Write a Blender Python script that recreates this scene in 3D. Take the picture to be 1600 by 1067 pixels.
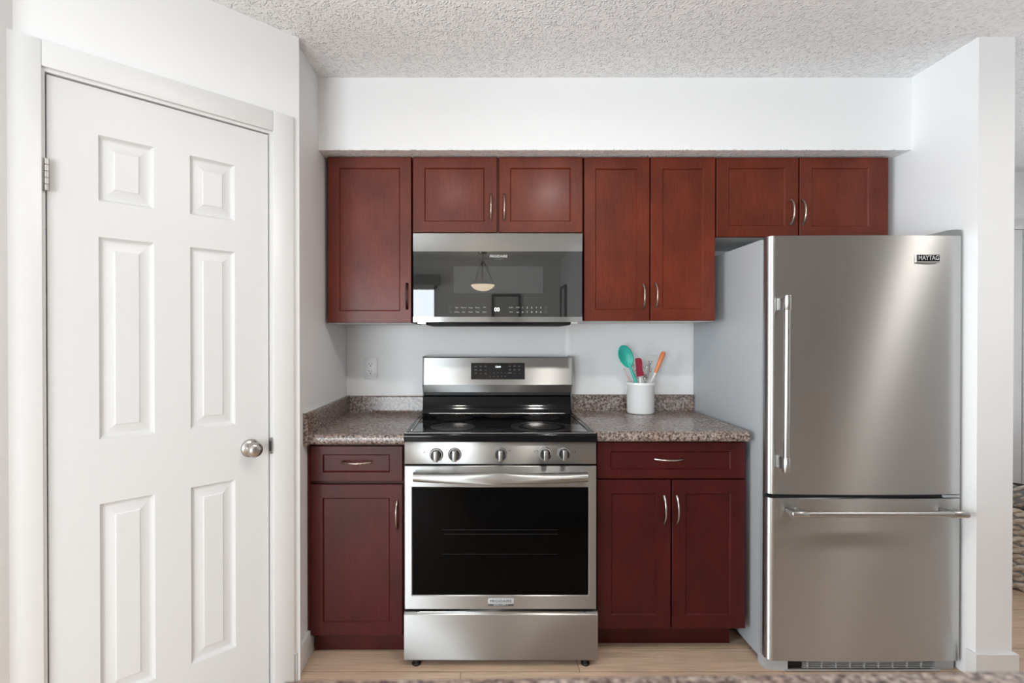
import bpy, bmesh, math, random
from mathutils import Vector, Matrix
random.seed(7)
for o in list(bpy.data.objects): bpy.data.objects.remove(o)
sc = bpy.context.scene
COL = sc.collection
PI = math.pi

# ------------------------------------------------------------------ camera, world, light, exposure
F = 820.0; CX = 755.0; CY = 533.5; PITCH = 0.0058; H = 1.294
cd = bpy.data.cameras.new('camera'); cam = bpy.data.objects.new('camera', cd); COL.objects.link(cam)
cam.location = (0, 0, H); cam.rotation_euler = (PI/2 - PITCH, 0, 0)
cd.sensor_width = 36; cd.lens = F/1600*36; cd.shift_x = (800-CX)/1600; cd.clip_start = 0.02
cd.dof.use_dof = True; cd.dof.focus_distance = 2.3; cd.dof.aperture_fstop = 3.2
sc.camera = cam
sc.view_settings.view_transform = 'Standard'; sc.view_settings.look = 'None'
sc.view_settings.exposure = 0.47; sc.view_settings.gamma = 1; sc.view_settings.use_curve_mapping = False
w = bpy.data.worlds.new('world'); sc.world = w; w.use_nodes = True
w.node_tree.nodes['Background'].inputs[0].default_value = (0.80, 0.90, 1.0, 1)
w.node_tree.nodes['Background'].inputs[1].default_value = 1.5

def area(name, loc, rot, sx, sy, power, col=(1, 1, 1)):
    l = bpy.data.lights.new(name, 'AREA'); l.shape = 'RECTANGLE'; l.size = sx; l.size_y = sy
    l.energy = power; l.color = col
    o = bpy.data.objects.new(name, l); COL.objects.link(o); o.location = loc; o.rotation_euler = rot
    return o
# daylight entering through the two windows of the room behind the camera
area('patio_daylight', (-1.65, -3.02, 1.08), (PI/2, 0, 0), 1.86, 1.9, 112, (0.87, 0.95, 1.0))
area('side_daylight', (-3.62, -0.6, 1.25), (PI/2, 0, -PI/2), 2.6, 1.9, 128, (0.87, 0.95, 1.0))
area('hall_fill', (4.32, 2.6, 1.35), (PI/2, 0, PI/2), 1.3, 1.6, 16, (0.95, 0.97, 1.0))  # added fill that brightens the hall and basket from out of view

def px(x, y, Y):
    u = (x-CX)/F; v = (CY-y)/F
    d = Vector((u, math.cos(PITCH)+v*math.sin(PITCH), -math.sin(PITCH)+v*math.cos(PITCH)))
    d *= Y/d.y
    return d.x, H+d.z
def rect(x0, y0, x1, y1, Y):
    ym = (y0+y1)/2
    a, _ = px(x0, ym, Y); b, _ = px(x1, ym, Y); _, t = px(CX, y0, Y); _, bt = px(CX, y1, Y)
    return a, b, bt, t

# ------------------------------------------------------------------ materials
def newmat(name):
    m = bpy.data.materials.new(name); m.use_nodes = True
    return m, m.node_tree.nodes, m.node_tree.links, m.node_tree.nodes['Principled BSDF']
def setp(p, **k):
    for a, v in k.items():
        n = a.replace('_', ' ')
        for i in p.inputs:
            if i.name.lower() == n.lower(): i.default_value = v
def plain(name, col, rough=0.5, metal=0.0, bump=0, bscale=200, **k):
    m, n, l, p = newmat(name)
    setp(p, Base_Color=(*col, 1), Roughness=rough, Metallic=metal, **k)
    tc = n.new('ShaderNodeTexCoord'); no = n.new('ShaderNodeTexNoise'); no.inputs['Scale'].default_value = bscale
    l.new(tc.outputs['Object'], no.inputs['Vector'])
    if bump:
        b = n.new('ShaderNodeBump'); b.inputs['Strength'].default_value = bump; b.inputs['Distance'].default_value = 0.001
        l.new(no.outputs[0], b.inputs['Height']); l.new(b.outputs[0], p.inputs['Normal'])
    else:
        mp = n.new('ShaderNodeMapRange'); mp.inputs[3].default_value = max(0, rough-0.02); mp.inputs[4].default_value = rough+0.02
        l.new(no.outputs[0], mp.inputs[0]); l.new(mp.outputs[0], p.inputs['Roughness'])
    return m
def ramp(n, pts):
    r = n.new('ShaderNodeValToRGB'); e = r.color_ramp.elements
    while len(e) > 1: e.remove(e[0])
    e[0].position = pts[0][0]; e[0].color = (*pts[0][1], 1)
    for q, c in pts[1:]:
        x = e.new(q); x.color = (*c, 1)
    return r
def mix(n, l, fac, a, b, mode='MIX'):
    m = n.new('ShaderNodeMix'); m.data_type = 'RGBA'; m.blend_type = mode
    for i, v in ((0, fac), (6, a), (7, b)):
        if hasattr(v, 'is_output') or isinstance(v, bpy.types.NodeSocket): l.new(v, m.inputs[i])
        elif i == 0: m.inputs[0].default_value = v
        else: m.inputs[i].default_value = (*v, 1)
    return m.outputs[2]
def mapped(n, l, scale):
    tc = n.new('ShaderNodeTexCoord'); mp = n.new('ShaderNodeMapping'); mp.inputs['Scale'].default_value = scale
    l.new(tc.outputs['Object'], mp.inputs['Vector']); return mp.outputs[0]
def tex(n, l, kind, vec, scale, **k):
    t = n.new('ShaderNodeTex'+kind); l.new(vec, t.inputs['Vector']); t.inputs['Scale'].default_value = scale
    for a, v in k.items():
        if a in t.inputs: t.inputs[a].default_value = v
    return t

M = {}
M['wall'] = plain('white_wall_paint', (0.82, 0.82, 0.823), 0.55, bump=0.25, bscale=260)
M['trim'] = plain('white_trim_paint', (0.70, 0.70, 0.695), 0.35)
M['door'] = plain('white_door_paint', (0.66, 0.66, 0.658), 0.38, bump=0.05, bscale=90)

def popcorn():
    m, n, l, p = newmat('stippled_ceiling')
    v = mapped(n, l, (1, 1, 1))
    w1 = tex(n, l, 'Noise', v, 16, Detail=1.0)
    mm = n.new('ShaderNodeVectorMath'); mm.operation = 'MULTIPLY_ADD'; mm.inputs[1].default_value = (0.03,)*3
    l.new(w1.outputs[1], mm.inputs[0]); l.new(v, mm.inputs[2])
    a = tex(n, l, 'Voronoi', mm.outputs[0], 105); 
    ra = ramp(n, [(0.05, (1, 1, 1)), (0.35, (0.55,)*3), (0.62, (0, 0, 0))]); l.new(a.outputs['Distance'], ra.inputs[0])
    c = tex(n, l, 'Noise', v, 48, Detail=3.0, Roughness=0.6)
    rc = ramp(n, [(0.38, (0, 0, 0)), (0.60, (1, 1, 1))]); l.new(c.outputs[0], rc.inputs[0])
    r = n.new('ShaderNodeMath'); r.operation = 'MULTIPLY'; l.new(ra.outputs[0], r.inputs[0]); l.new(rc.outputs[0], r.inputs[1])
    b = n.new('ShaderNodeBump'); b.inputs['Strength'].default_value = 1.0; b.inputs['Distance'].default_value = 0.0062
    l.new(r.outputs[0], b.inputs['Height']); l.new(b.outputs[0], p.inputs['Normal'])
    setp(p, Base_Color=(0.93, 0.935, 0.94, 1), Roughness=0.45)
    return m
M['ceiling'] = popcorn()

def floor_mat():
    m, n, l, p = newmat('oak_plank_floor')
    tc = n.new('ShaderNodeTexCoord')
    br = n.new('ShaderNodeTexBrick'); l.new(tc.outputs['Object'], br.inputs['Vector'])
    br.inputs['Scale'].default_value = 1.0; br.inputs['Brick Width'].default_value = 1.25
    br.inputs['Row Height'].default_value = 0.155; br.inputs['Mortar Size'].default_value = 0.0012
    br.inputs['Color1'].default_value = (0.64, 0.475, 0.350, 1); br.inputs['Color2'].default_value = (0.57, 0.415, 0.300, 1)
    br.inputs['Mortar'].default_value = (0.13, 0.085, 0.055, 1); br.offset = 0.37
    v = mapped(n, l, (1.2, 14, 1))
    no = tex(n, l, 'Noise', v, 5, Detail=6.0, Roughness=0.65, Distortion=0.6)
    r = ramp(n, [(0.3, (0.72, 0.70, 0.68)), (0.7, (1.15, 1.12, 1.1))]); l.new(no.outputs[0], r.inputs[0])
    c = mix(n, l, 1.0, br.outputs[0], r.outputs[0], 'MULTIPLY'); l.new(c, p.inputs['Base Color'])
    setp(p, Roughness=0.42)
    return m
M['floor'] = floor_mat()

def cherry(name, c1, c2):
    m, n, l, p = newmat(name)
    v = mapped(n, l, (30, 30, 2.2))
    a = tex(n, l, 'Noise', v, 6, Detail=7.0, Roughness=0.62, Distortion=0.7)
    r = ramp(n, [(0.3, c1), (0.72, c2)]); l.new(a.outputs[0], r.inputs[0])
    v2 = mapped(n, l, (2.2, 2.2, 1.4)); a2 = tex(n, l, 'Noise', v2, 3, Detail=2.0)
    r2 = ramp(n, [(0.3, (0.74, 0.72, 0.72)), (0.7, (1.18, 1.16, 1.12))]); l.new(a2.outputs[0], r2.inputs[0])
    l.new(mix(n, l, 1.0, r.outputs[0], r2.outputs[0], 'MULTIPLY'), p.inputs['Base Color'])
    b = n.new('ShaderNodeBump'); b.inputs['Strength'].default_value = 0.08; b.inputs['Distance'].default_value = 0.0006
    l.new(a.outputs[0], b.inputs['Height']); l.new(b.outputs[0], p.inputs['Normal'])
    setp(p, Roughness=0.42, Specular_IOR_Level=0.22, Coat_Weight=0.17, Coat_Roughness=0.22)
    return m
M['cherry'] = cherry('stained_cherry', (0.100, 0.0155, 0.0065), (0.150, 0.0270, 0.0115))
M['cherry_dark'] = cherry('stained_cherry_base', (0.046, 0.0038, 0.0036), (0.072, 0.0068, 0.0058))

def granite():
    m, n, l, p = newmat('speckled_granite_laminate')
    v = mapped(n, l, (1, 1, 1))
    a = tex(n, l, 'Noise', v, 105, Detail=3.5, Roughness=0.68)
    r = ramp(n, [(0.36, (0.045, 0.036, 0.036)), (0.45, (0.15, 0.118, 0.108)), (0.53, (0.28, 0.235, 0.208)), (0.66, (0.47, 0.42, 0.38))])
    l.new(a.outputs[0], r.inputs[0])
    b = tex(n, l, 'Noise', v, 9, Detail=3.0)
    r2 = ramp(n, [(0.35, (0.80, 0.66, 0.60)), (0.65, (0.98, 0.99, 1.0))]); l.new(b.outputs[0], r2.inputs[0])
    l.new(mix(n, l, 1.0, r.outputs[0], r2.outputs[0], 'MULTIPLY'), p.inputs['Base Color'])
    setp(p, Roughness=0.22)
    return m
M['granite'] = granite()

def steel(name, col=(0.42, 0.42, 0.413), rough=0.37, aniso=1.0, vert=False):
    m, n, l, p = newmat(name)
    setp(p, Base_Color=(*col, 1), Metallic=1.0, Roughness=rough, Anisotropic=aniso)
    t = n.new('ShaderNodeTangent'); t.direction_type = 'RADIAL'; t.axis = 'Z'
    l.new(t.outputs[0], p.inputs['Tangent']); setp(p, Anisotropic_Rotation=0.25)
    v = mapped(n, l, (3, 3, 900) if not vert else (900, 900, 3))
    a = tex(n, l, 'Noise', v, 1.0, Detail=3.0)
    mp = n.new('ShaderNodeMapRange'); mp.inputs[3].default_value = rough-0.03; mp.inputs[4].default_value = rough+0.03
    l.new(a.outputs[0], mp.inputs[0]); l.new(mp.outputs[0], p.inputs['Roughness'])
    b = n.new('ShaderNodeBump'); b.inputs['Strength'].default_value = 0.012; b.inputs['Distance'].default_value = 0.0001
    l.new(a.outputs[0], b.inputs['Height']); l.new(b.outputs[0], p.inputs['Normal'])
    return m
M['steel'] = steel('brushed_steel')
M['steel_fridge'] = steel('brushed_steel_fridge', (0.56, 0.562, 0.556), 0.38, 1.0)
M['grip_steel'] = steel('dark_satin_grip', (0.30, 0.297, 0.29), 0.34, 0.8)
M['chrome'] = plain('polished_steel', (0.66, 0.65, 0.63), 0.16, 1.0)
M['band'] = plain('polished_band_steel', (0.30, 0.298, 0.29), 0.10, 1.0)
M['handle_steel'] = plain('satin_handle_steel', (0.50, 0.495, 0.48), 0.30, 1.0)
M['nickel'] = plain('satin_nickel', (0.46, 0.44, 0.42), 0.25, 1.0)
M['bronze'] = plain('brushed_nickel_pull', (0.44, 0.37, 0.32), 0.27, 1.0)
M['pull_dark'] = plain('dark_nickel_pull', (0.07, 0.062, 0.058), 0.3, 1.0)
M['black_gloss'] = plain('black_enamel', (0.003, 0.003, 0.004), 0.07, IOR=1.30)
M['black'] = plain('matte_black', (0.008, 0.008, 0.009), 0.5)
M['gap'] = plain('dark_gasket', (0.03, 0.03, 0.035), 0.6)
M['cook_glass'] = plain('ceramic_cooktop_glass', (0.004, 0.004, 0.0045), 0.055, IOR=1.40)
M['ring'] = plain('printed_burner_ring', (0.024, 0.022, 0.0215), 0.12, IOR=1.4)
M['ring_light'] = plain('printed_burner_ring_light', (0.085, 0.08, 0.078), 0.15, IOR=1.4)
M['mw_glass'] = plain('mirror_dark_glass', (0.018, 0.019, 0.018), 0.0, IOR=1.68)
M['mw_window'] = plain('mirror_dark_glass_window', (0.042, 0.044, 0.044), 0.0, IOR=1.68)
for k in ('mw_glass', 'mw_window'):
    for q in M[k].node_tree.nodes:
        if q.type == 'MAP_RANGE': q.inputs[4].default_value = 0.004
M['oven_glass'] = plain('black_oven_glass', (0.0015, 0.0015, 0.0015), 0.10, IOR=1.15)
M['side_grey'] = plain('grey_painted_steel', (0.40, 0.42, 0.44), 0.33, bump=0.12, bscale=500)
M['hinge_grey'] = plain('grey_plastic', (0.22, 0.23, 0.23), 0.35)
M['light_plastic'] = plain('light_grey_plastic', (0.42, 0.43, 0.44), 0.4)
M['ivory'] = plain('white_outlet_plastic', (0.80, 0.80, 0.79), 0.3)
M['ceramic'] = plain('white_glazed_ceramic', (0.83, 0.84, 0.84), 0.12, Coat_Weight=0.5)
M['teal'] = plain('teal_silicone', (0.035, 0.47, 0.38), 0.4)
M['red'] = plain('dark_red_silicone', (0.27, 0.012, 0.035), 0.42)
M['orange'] = plain('orange_handle', (0.78, 0.24, 0.085), 0.4)
M['whitep'] = plain('white_plastic', (0.78, 0.78, 0.76), 0.3)
M['pinkp'] = plain('pale_pink_plastic', (0.62, 0.40, 0.42), 0.4)
M['print'] = plain('pale_print', (0.50, 0.50, 0.50), 0.5)
M['print_dim'] = plain('dim_print', (0.17, 0.17, 0.17), 0.5)
M['print_dark'] = plain('dark_print', (0.05, 0.05, 0.05), 0.5)
M['slot'] = plain('dark_slot', (0.03, 0.025, 0.02), 0.6)
M['liner'] = plain('grey_fabric', (0.30, 0.30, 0.30), 0.9, bump=0.5, bscale=300)
M['artpaper'] = plain('pale_art_paper', (0.55, 0.55, 0.53), 0.8)
M['alabaster'] = None

def emis(name, col, s, base=(0.8, 0.8, 0.8)):
    m, n, l, p = newmat(name)
    setp(p, Base_Color=(*base, 1), Roughness=0.4, Emission_Color=(*col, 1), Emission_Strength=s)
    no = n.new('ShaderNodeTexNoise'); no.inputs['Scale'].default_value = 6
    mp = n.new('ShaderNodeMapRange'); mp.inputs[3].default_value = s*0.85; mp.inputs[4].default_value = s*1.15
    tc = n.new('ShaderNodeTexCoord'); l.new(tc.outputs['Object'], no.inputs['Vector'])
    l.new(no.outputs[0], mp.inputs[0]); l.new(mp.outputs[0], p.inputs['Emission Strength'])
    return m
M['alabaster'] = emis('lit_alabaster_glass', (1.0, 0.80, 0.55), 6.5)
M['lampglass'] = emis('lit_ceiling_lamp_glass', (1.0, 0.90, 0.76), 6)
M['display'] = emis('lit_display_digits', (0.85, 0.95, 1.0), 0.9)

def pane():
    m, n, l, p = newmat('window_pane_glass')
    t = n.new('ShaderNodeBsdfTransparent'); g = n.new('ShaderNodeBsdfGlossy'); g.inputs['Roughness'].default_value = 0.02
    mx = n.new('ShaderNodeMixShader'); fr = n.new('ShaderNodeFresnel'); fr.inputs[0].default_value = 1.45
    l.new(fr.outputs[0], mx.inputs[0]); l.new(t.outputs[0], mx.inputs[1]); l.new(g.outputs[0], mx.inputs[2])
    l.new(mx.outputs[0], n['Material Output'].inputs[0]); return m
M['pane'] = pane()
def clear_plastic():
    m, n, l, p = newmat('clear_speckled_plastic')
    v = mapped(n, l, (1, 1, 1)); a = tex(n, l, 'Voronoi', v, 110)
    r = ramp(n, [(0.0, (0.16, 0.05, 0.03)), (0.26, (0.16, 0.10, 0.05)), (0.30, (0.72, 0.72, 0.70))]); l.new(a.outputs[0], r.inputs[0])
    l.new(r.outputs[0], p.inputs['Base Color']); setp(p, Roughness=0.3)
    return m
M['speck'] = clear_plastic()
def weave():
    m, n, l, p = newmat('woven_seagrass')
    v = mapped(n, l, (1, 1, 1))
    a = tex(n, l, 'Noise', v, 40, Detail=2.0)
    r = ramp(n, [(0.3, (0.36, 0.28, 0.21)), (0.5, (0.52, 0.43, 0.34)), (0.7, (0.70, 0.63, 0.54))]); l.new(a.outputs[0], r.inputs[0])
    l.new(r.outputs[0], p.inputs['Base Color']); setp(p, Roughness=0.8)
    return m
M['weave'] = weave()

# ------------------------------------------------------------------ mesh helpers
ORG = {}
class MB:
    def __init__(s): s.bm = bmesh.new()
    def _mi(s, before, mi):
        if mi:
            for f in s.bm.faces:
                if f not in before: f.material_index = mi
    def box(s, x0, x1, y0, y1, z0, z1, bev=0.0, seg=2, mi=0):
        before = set(s.bm.faces) if mi else None
        vs = [s.bm.verts.new((x, y, z)) for x in (min(x0, x1), max(x0, x1)) for y in (min(y0, y1), max(y0, y1)) for z in (min(z0, z1), max(z0, z1))]
        fs = [s.bm.faces.new([vs[i] for i in q]) for q in ((0, 1, 3, 2), (4, 6, 7, 5), (0, 4, 5, 1), (2, 3, 7, 6), (0, 2, 6, 4), (1, 5, 7, 3))]
        if bev:
            es = list({e for f in fs for e in f.edges})
            bmesh.ops.bevel(s.bm, geom=es, offset=bev, segments=seg, affect='EDGES', profile=0.5)
        if mi: s._mi(before, mi)
        return s
    def prism(s, prof, a0, a1, axis='x', mi=0):
        # prof: closed list; axis x -> (y,z), axis z -> (x,y), axis y -> (x,z)
        def P(p, a): return {'x': (a, p[0], p[1]), 'z': (p[0], p[1], a), 'y': (p[0], a, p[1])}[axis]
        A = [s.bm.verts.new(P(p, a0)) for p in prof]; B = [s.bm.verts.new(P(p, a1)) for p in prof]
        n = len(prof); fs = []
        for i in range(n):
            j = (i+1) % n; fs.append(s.bm.faces.new((A[i], A[j], B[j], B[i])))
        fs.append(s.bm.faces.new(A)); fs.append(s.bm.faces.new(B[::-1]))
        for f in fs: f.material_index = mi
        return s
    def tube(s, pts, r, seg=12, mi=0, close=False, sx=1.0):
        pts = [Vector(p) for p in pts]; n = len(pts)
        rs = r if isinstance(r, (list, tuple)) else [r]*n
        rings = []; up = None
        for i, p in enumerate(pts):
            if close: t = pts[(i+1) % n]-pts[i-1]
            else: t = pts[min(i+1, n-1)]-pts[max(i-1, 0)]
            t.normalize()
            if up is None:
                up = Vector((0, 0, 1)) if abs(t.z) < 0.9 else Vector((0, 1, 0))
            a = t.cross(up); a.normalize(); b = a.cross(t); b.normalize(); up = b
            rings.append([s.bm.verts.new(p + (a*math.cos(2*PI*k/seg)*sx + b*math.sin(2*PI*k/seg))*rs[i]) for k in range(seg)])
        m = n if close else n-1
        for i in range(m):
            A = rings[i]; B = rings[(i+1) % n]
            for k in range(seg):
                f = s.bm.faces.new((A[k], A[(k+1) % seg], B[(k+1) % seg], B[k])); f.material_index = mi
        if not close:
            for R in (rings[0][::-1], rings[-1]):
                f = s.bm.faces.new(R); f.material_index = mi
        return s
    def lathe(s, prof, c, axis='z', seg=40, mi=0):
        # prof: (r, h) open profile, r=0 ends become poles
        c = Vector(c); rings = []
        def P(r, h, a):
            u, v = r*math.cos(a), r*math.sin(a)
            return c + {'z': Vector((u, v, h)), 'y': Vector((u, h, v)), 'x': Vector((h, u, v))}[axis]
        for r, h in prof:
            if r < 1e-6: rings.append([s.bm.verts.new(P(0, h, 0))])
            else: rings.append([s.bm.verts.new(P(r, h, 2*PI*k/seg)) for k in range(seg)])
        for A, B in zip(rings, rings[1:]):
            for k in range(seg):
                j = (k+1) % seg
                if len(A) == 1 and len(B) == 1: continue
                if len(A) == 1: q = (A[0], B[k], B[j])
                elif len(B) == 1: q = (A[k], B[0], A[j])
                else: q = (A[k], B[k], B[j], A[j])
                f = s.bm.faces.new(q); f.material_index = mi
        return s
    def quad(s, pts, mi=0):
        f = s.bm.faces.new([s.bm.verts.new(p) for p in pts]); f.material_index = mi; return s
    def loops(s, rects, mi=0, cap=True):
        # rects: list of (x0,x1,z0,z1,y): nested rectangles bridged one after another, last one capped
        L = [[s.bm.verts.new(q) for q in ((a, y, c), (b, y, c), (b, y, d), (a, y, d))] for a, b, c, d, y in rects]
        for A, B in zip(L, L[1:]):
            for k in range(4):
                f = s.bm.faces.new((A[k], A[(k+1) % 4], B[(k+1) % 4], B[k])); f.material_index = mi
        if cap:
            f = s.bm.faces.new(L[-1]); f.material_index = mi
        return s
    def xf(s, mat): bmesh.ops.transform(s.bm, matrix=mat, verts=s.bm.verts); return s
    def build(s, name, mats, parent=None, origin=None, angle=35, smooth=True, label=None, norm=True):
        if norm: bmesh.ops.recalc_face_normals(s.bm, faces=s.bm.faces)
        if parent is not None: org = ORG[parent.name]
        elif origin is not None: org = Vector(origin)
        else:
            vs = [v.co for v in s.bm.verts]
            org = Vector(((min(v.x for v in vs)+max(v.x for v in vs))/2, (min(v.y for v in vs)+max(v.y for v in vs))/2, min(v.z for v in vs)))
        bmesh.ops.translate(s.bm, verts=s.bm.verts, vec=-org)
        me = bpy.data.meshes.new(name); s.bm.to_mesh(me); s.bm.free()
        for m in (mats if isinstance(mats, (list, tuple)) else [mats]): me.materials.append(M[m] if isinstance(m, str) else m)
        if smooth:
            for p in me.polygons: p.use_smooth = True
            me.set_sharp_from_angle(angle=math.radians(angle))
        o = bpy.data.objects.new(name, me); COL.objects.link(o)
        if parent is not None: o.parent = parent
        else: o.location = org
        ORG[o.name] = Vector(org)
        if label: o['label'] = label
        return o
def tag(o, label=None, cat=None, group=None, kind=None):
    if label: o['label'] = label
    if cat: o['category'] = cat
    if group: o['group'] = group
    if kind: o['kind'] = kind
    return o
def thing(name, loc, label=None, cat=None, group=None, kind=None):
    o = bpy.data.objects.new(name, None); COL.objects.link(o); o.location = loc; o.empty_display_size = 0.1
    ORG[o.name] = Vector(loc)
    return tag(o, label, cat, group, kind)
def struct(mb, name, mats, parent=None, **k):
    o = mb.build(name, mats, parent, **k)
    if parent is None: o['kind'] = 'structure'
    return o
def text(s, size, x, y, z, mat, parent, name, align='CENTER', ext=0.0004, sx=1.0, bold=0.0, label=None):
    c = bpy.data.curves.new('t', 'FONT'); c.body = s; c.size = size; c.align_x = align; c.align_y = 'CENTER'; c.extrude = ext; c.offset = bold
    t = bpy.data.objects.new('t', c); COL.objects.link(t)
    dg = bpy.context.evaluated_depsgraph_get(); me = bpy.data.meshes.new_from_object(t.evaluated_get(dg))
    bpy.data.objects.remove(t)
    mt = Matrix.Translation(Vector((x, y, z))-ORG[parent.name]) @ Matrix.Rotation(PI/2, 4, 'X') @ Matrix.Diagonal((sx, 1, 1, 1))
    me.transform(mt); me.materials.clear(); me.materials.append(M[mat])
    o = bpy.data.objects.new(name, me); COL.objects.link(o); o.parent = parent
    if label: o['label'] = label
    return o
def arc(c, r, a0, a1, n):
    return [(c[0]+r*math.cos(a0+(a1-a0)*i/n), c[1]+r*math.sin(a0+(a1-a0)*i/n)) for i in range(n+1)]

# ------------------------------------------------------------------ room shell
ZC = 2.426                      # ceiling
XL = -0.715                     # kitchen left wall
YW = 2.752                      # kitchen back wall
YF = 3.58                       # hall far wall
YR = -2.90                      # rear wall of the room behind the camera
struct(MB().box(-3.75, 4.5, -3.1, 3.75, -0.08, 0), 'floor', 'floor')
struct(MB().box(-3.75, 4.5, -3.1, 3.75, ZC, ZC+0.08), 'ceiling', 'ceiling')
struct(MB().box(XL-0.1, 1.86, YW, YW+0.1, 0, ZC), 'wall_back', 'wall')
struct(MB().box(XL-0.1, XL, 1.962+0.04, YW, 0, ZC), 'wall_left', 'wall')
# partition right of the refrigerator
struct(MB().prism([(1.860, 1.975), (1.996, 1.975), (1.996, YF), (1.860, YF)], 0, ZC, 'z'), 'wall_right', 'wall')
struct(MB().box(1.998, 4.5, YF, YF+0.1, 0, ZC), 'wall_hall', 'wall')
struct(MB().box(4.2, 4.3, 3.3, YF, 0, ZC).box(4.2, 4.3, -3.1, 1.9, 0, ZC).box(4.2, 4.3, 1.9, 3.3, 0, 0.55).box(4.2, 4.3, 1.9, 3.3, 2.15, ZC), 'wall_east', 'wall')
# bulkhead over the wall cabinets
sx0, sx1, sz0, _ = rect(498, 233, 1415, 124, 2.284)
YS = 2.284; ZS = 2.112
struct(MB().prism([(XL, YS), (1.860, YS), (1.860, YW), (XL, YW)], ZS+0.004, ZC, 'z'), 'wall_bulkhead', 'wall')
struct(MB().prism([(XL, YS+0.0005), (1.860, YS+0.0005), (1.860, YW), (XL, YW)], ZS, ZS+0.004, 'z'), 'ceiling_bulkhead', 'ceiling')
# diagonal pantry wall: local x runs to the right along the wall, local y into the wall
R45 = Matrix.Translation((XL, 1.962, 0)) @ Matrix.Rotation(PI/4, 4, 'Z')
S2 = math.sqrt(2)
uH, uL = -0.499*S2, -0.0614*S2      # door slab left (hinge) and right edges
DT = 2.030                          # slab top
J = 0.004
struct(MB().box(-0.86, uH-0.02, 0, 0.1, 0, ZC).box(uL+0.02, 0.03, 0, 0.1, 0, ZC).box(uH-0.02, uL+0.02, 0, 0.1, DT+0.022, ZC).xf(R45), 'wall_pantry', 'wall')
cx, cy = (R45 @ Vector((-0.86, 0, 0))).xy
struct(MB().box(-3.6, cx+0.06, cy+0.0, cy+0.1, 0, ZC), 'wall_west_return', 'wall')
struct(MB().box(-3.6, -3.5, -3.0, -1.95, 0, ZC).box(-3.6, -3.5, 0.75, cy+0.1, 0, ZC).box(-3.6, -3.5, -1.95, 0.75, 0, 0.28).box(-3.6, -3.5, -1.95, 0.75, 2.2, ZC), 'wall_west', 'wall')
struct(MB().box(-3.6, -2.6, YR-0.1, YR, 0, ZC).box(-0.66, 4.3, YR-0.1, YR, 0, ZC).box(-2.6, -0.66, YR-0.1, YR, 2.06, ZC).box(-2.6, -0.66, YR-0.1, YR, 0, 0.08), 'wall_rear', 'wall')
struct(MB().box(1.12, 1.24, YR, -1.2, 0, ZC), 'wall_alcove', 'wall')

def window(n, mb_frame, panes):
    f = mb_frame.build('window_%d' % n, 'trim'); f['kind'] = 'structure'
    panes.build('window_pane', 'pane', f)
fr = MB()
for x in (-2.6, -1.66, -0.71): fr.box(x, x+0.05, YR-0.07, YR-0.02, 0.08, 2.06)
fr.box(-2.6, -0.66, YR-0.07, YR-0.02, 0.08, 0.16).box(-2.6, -0.66, YR-0.07, YR-0.02, 2.0, 2.06)
window(1, fr, MB().box(-2.55, -0.71, YR-0.05, YR-0.045, 0.16, 2.0))
fr = MB()
for y in (-1.95, -0.63, 0.70): fr.box(-3.58, -3.53, y, y+0.05, 0.28, 2.2)
fr.box(-3.58, -3.53, -1.95, 0.75, 0.28, 0.33).box(-3.58, -3.53, -1.95, 0.75, 2.15, 2.2)
window(2, fr, MB().box(-3.56, -3.555, -1.9, 0.70, 0.33, 2.15))
fr = MB()
for y in (1.9, 2.575, 3.25): fr.box(4.22, 4.27, y, y+0.05, 0.55, 2.15)
fr.box(4.22, 4.27, 1.9, 3.3, 0.55, 0.6).box(4.22, 4.27, 1.9, 3.3, 2.1, 2.15)
window(3, fr, MB().box(4.24, 4.245, 1.95, 3.25, 0.6, 2.1))  # unseen hall window, added so the fill light can reach the basket

# baseboards
BH = 0.107
struct(MB().box(XL, XL+0.014, 1.965, 2.17, 0, BH, 0.003), 'baseboard_left', 'trim')
struct(MB().prism([(1.849, 1.961), (2.010, 1.961), (2.010, YF), (1.996, YF), (1.996, 1.975), (1.860, 1.975), (1.860, 2.005), (1.849, 2.005)], 0, BH, 'z'), 'baseboard_right', 'trim')
struct(MB().box(2.013, 2.97, YF-0.014, YF, 0, BH).box(3.74, 4.2, YF-0.014, YF, 0, BH), 'baseboard_hall', 'trim')
struct(MB().box(-3.5, cx, cy-0.014, cy, 0, BH), 'baseboard_west', 'trim')

# pantry door casing (flat stock) and door
CW = 0.072
cb = MB()
cb.box(uH-0.02-CW, uH-0.012, -0.014, 0, 0, DT+0.014+CW, 0.002)
cb.box(uL+0.012, uL+0.02+CW-0.004, -0.014, 0, 0, DT+0.014+CW, 0.002)
cb.box(uH-0.012, uL+0.012, -0.0139, 0, DT+0.014, DT+0.014+CW, 0.002)
struct(cb.xf(R45), 'trim_1', 'trim')
d1 = thing('door_1', R45 @ Vector(((uH+uL)/2, 0, 0)), kind='structure')
jb = MB()
jb.box(uH-0.02, uH-J, -0.004, 0.1, 0, DT+0.02).box(uL+J, uL+0.02, -0.004, 0.1, 0, DT+0.02).box(uH-J, uL+J, -0.004, 0.1, DT+J, DT+0.02)
jb.box(uH-J, uH+0.012, 0.046, 0.058, 0, DT).box(uL-0.012, uL+J, 0.046, 0.058, 0, DT).box(uH, uL, 0.046, 0.058, DT-0.012, DT+J)
jb.xf(R45).build('door_frame', 'trim', d1)
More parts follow.
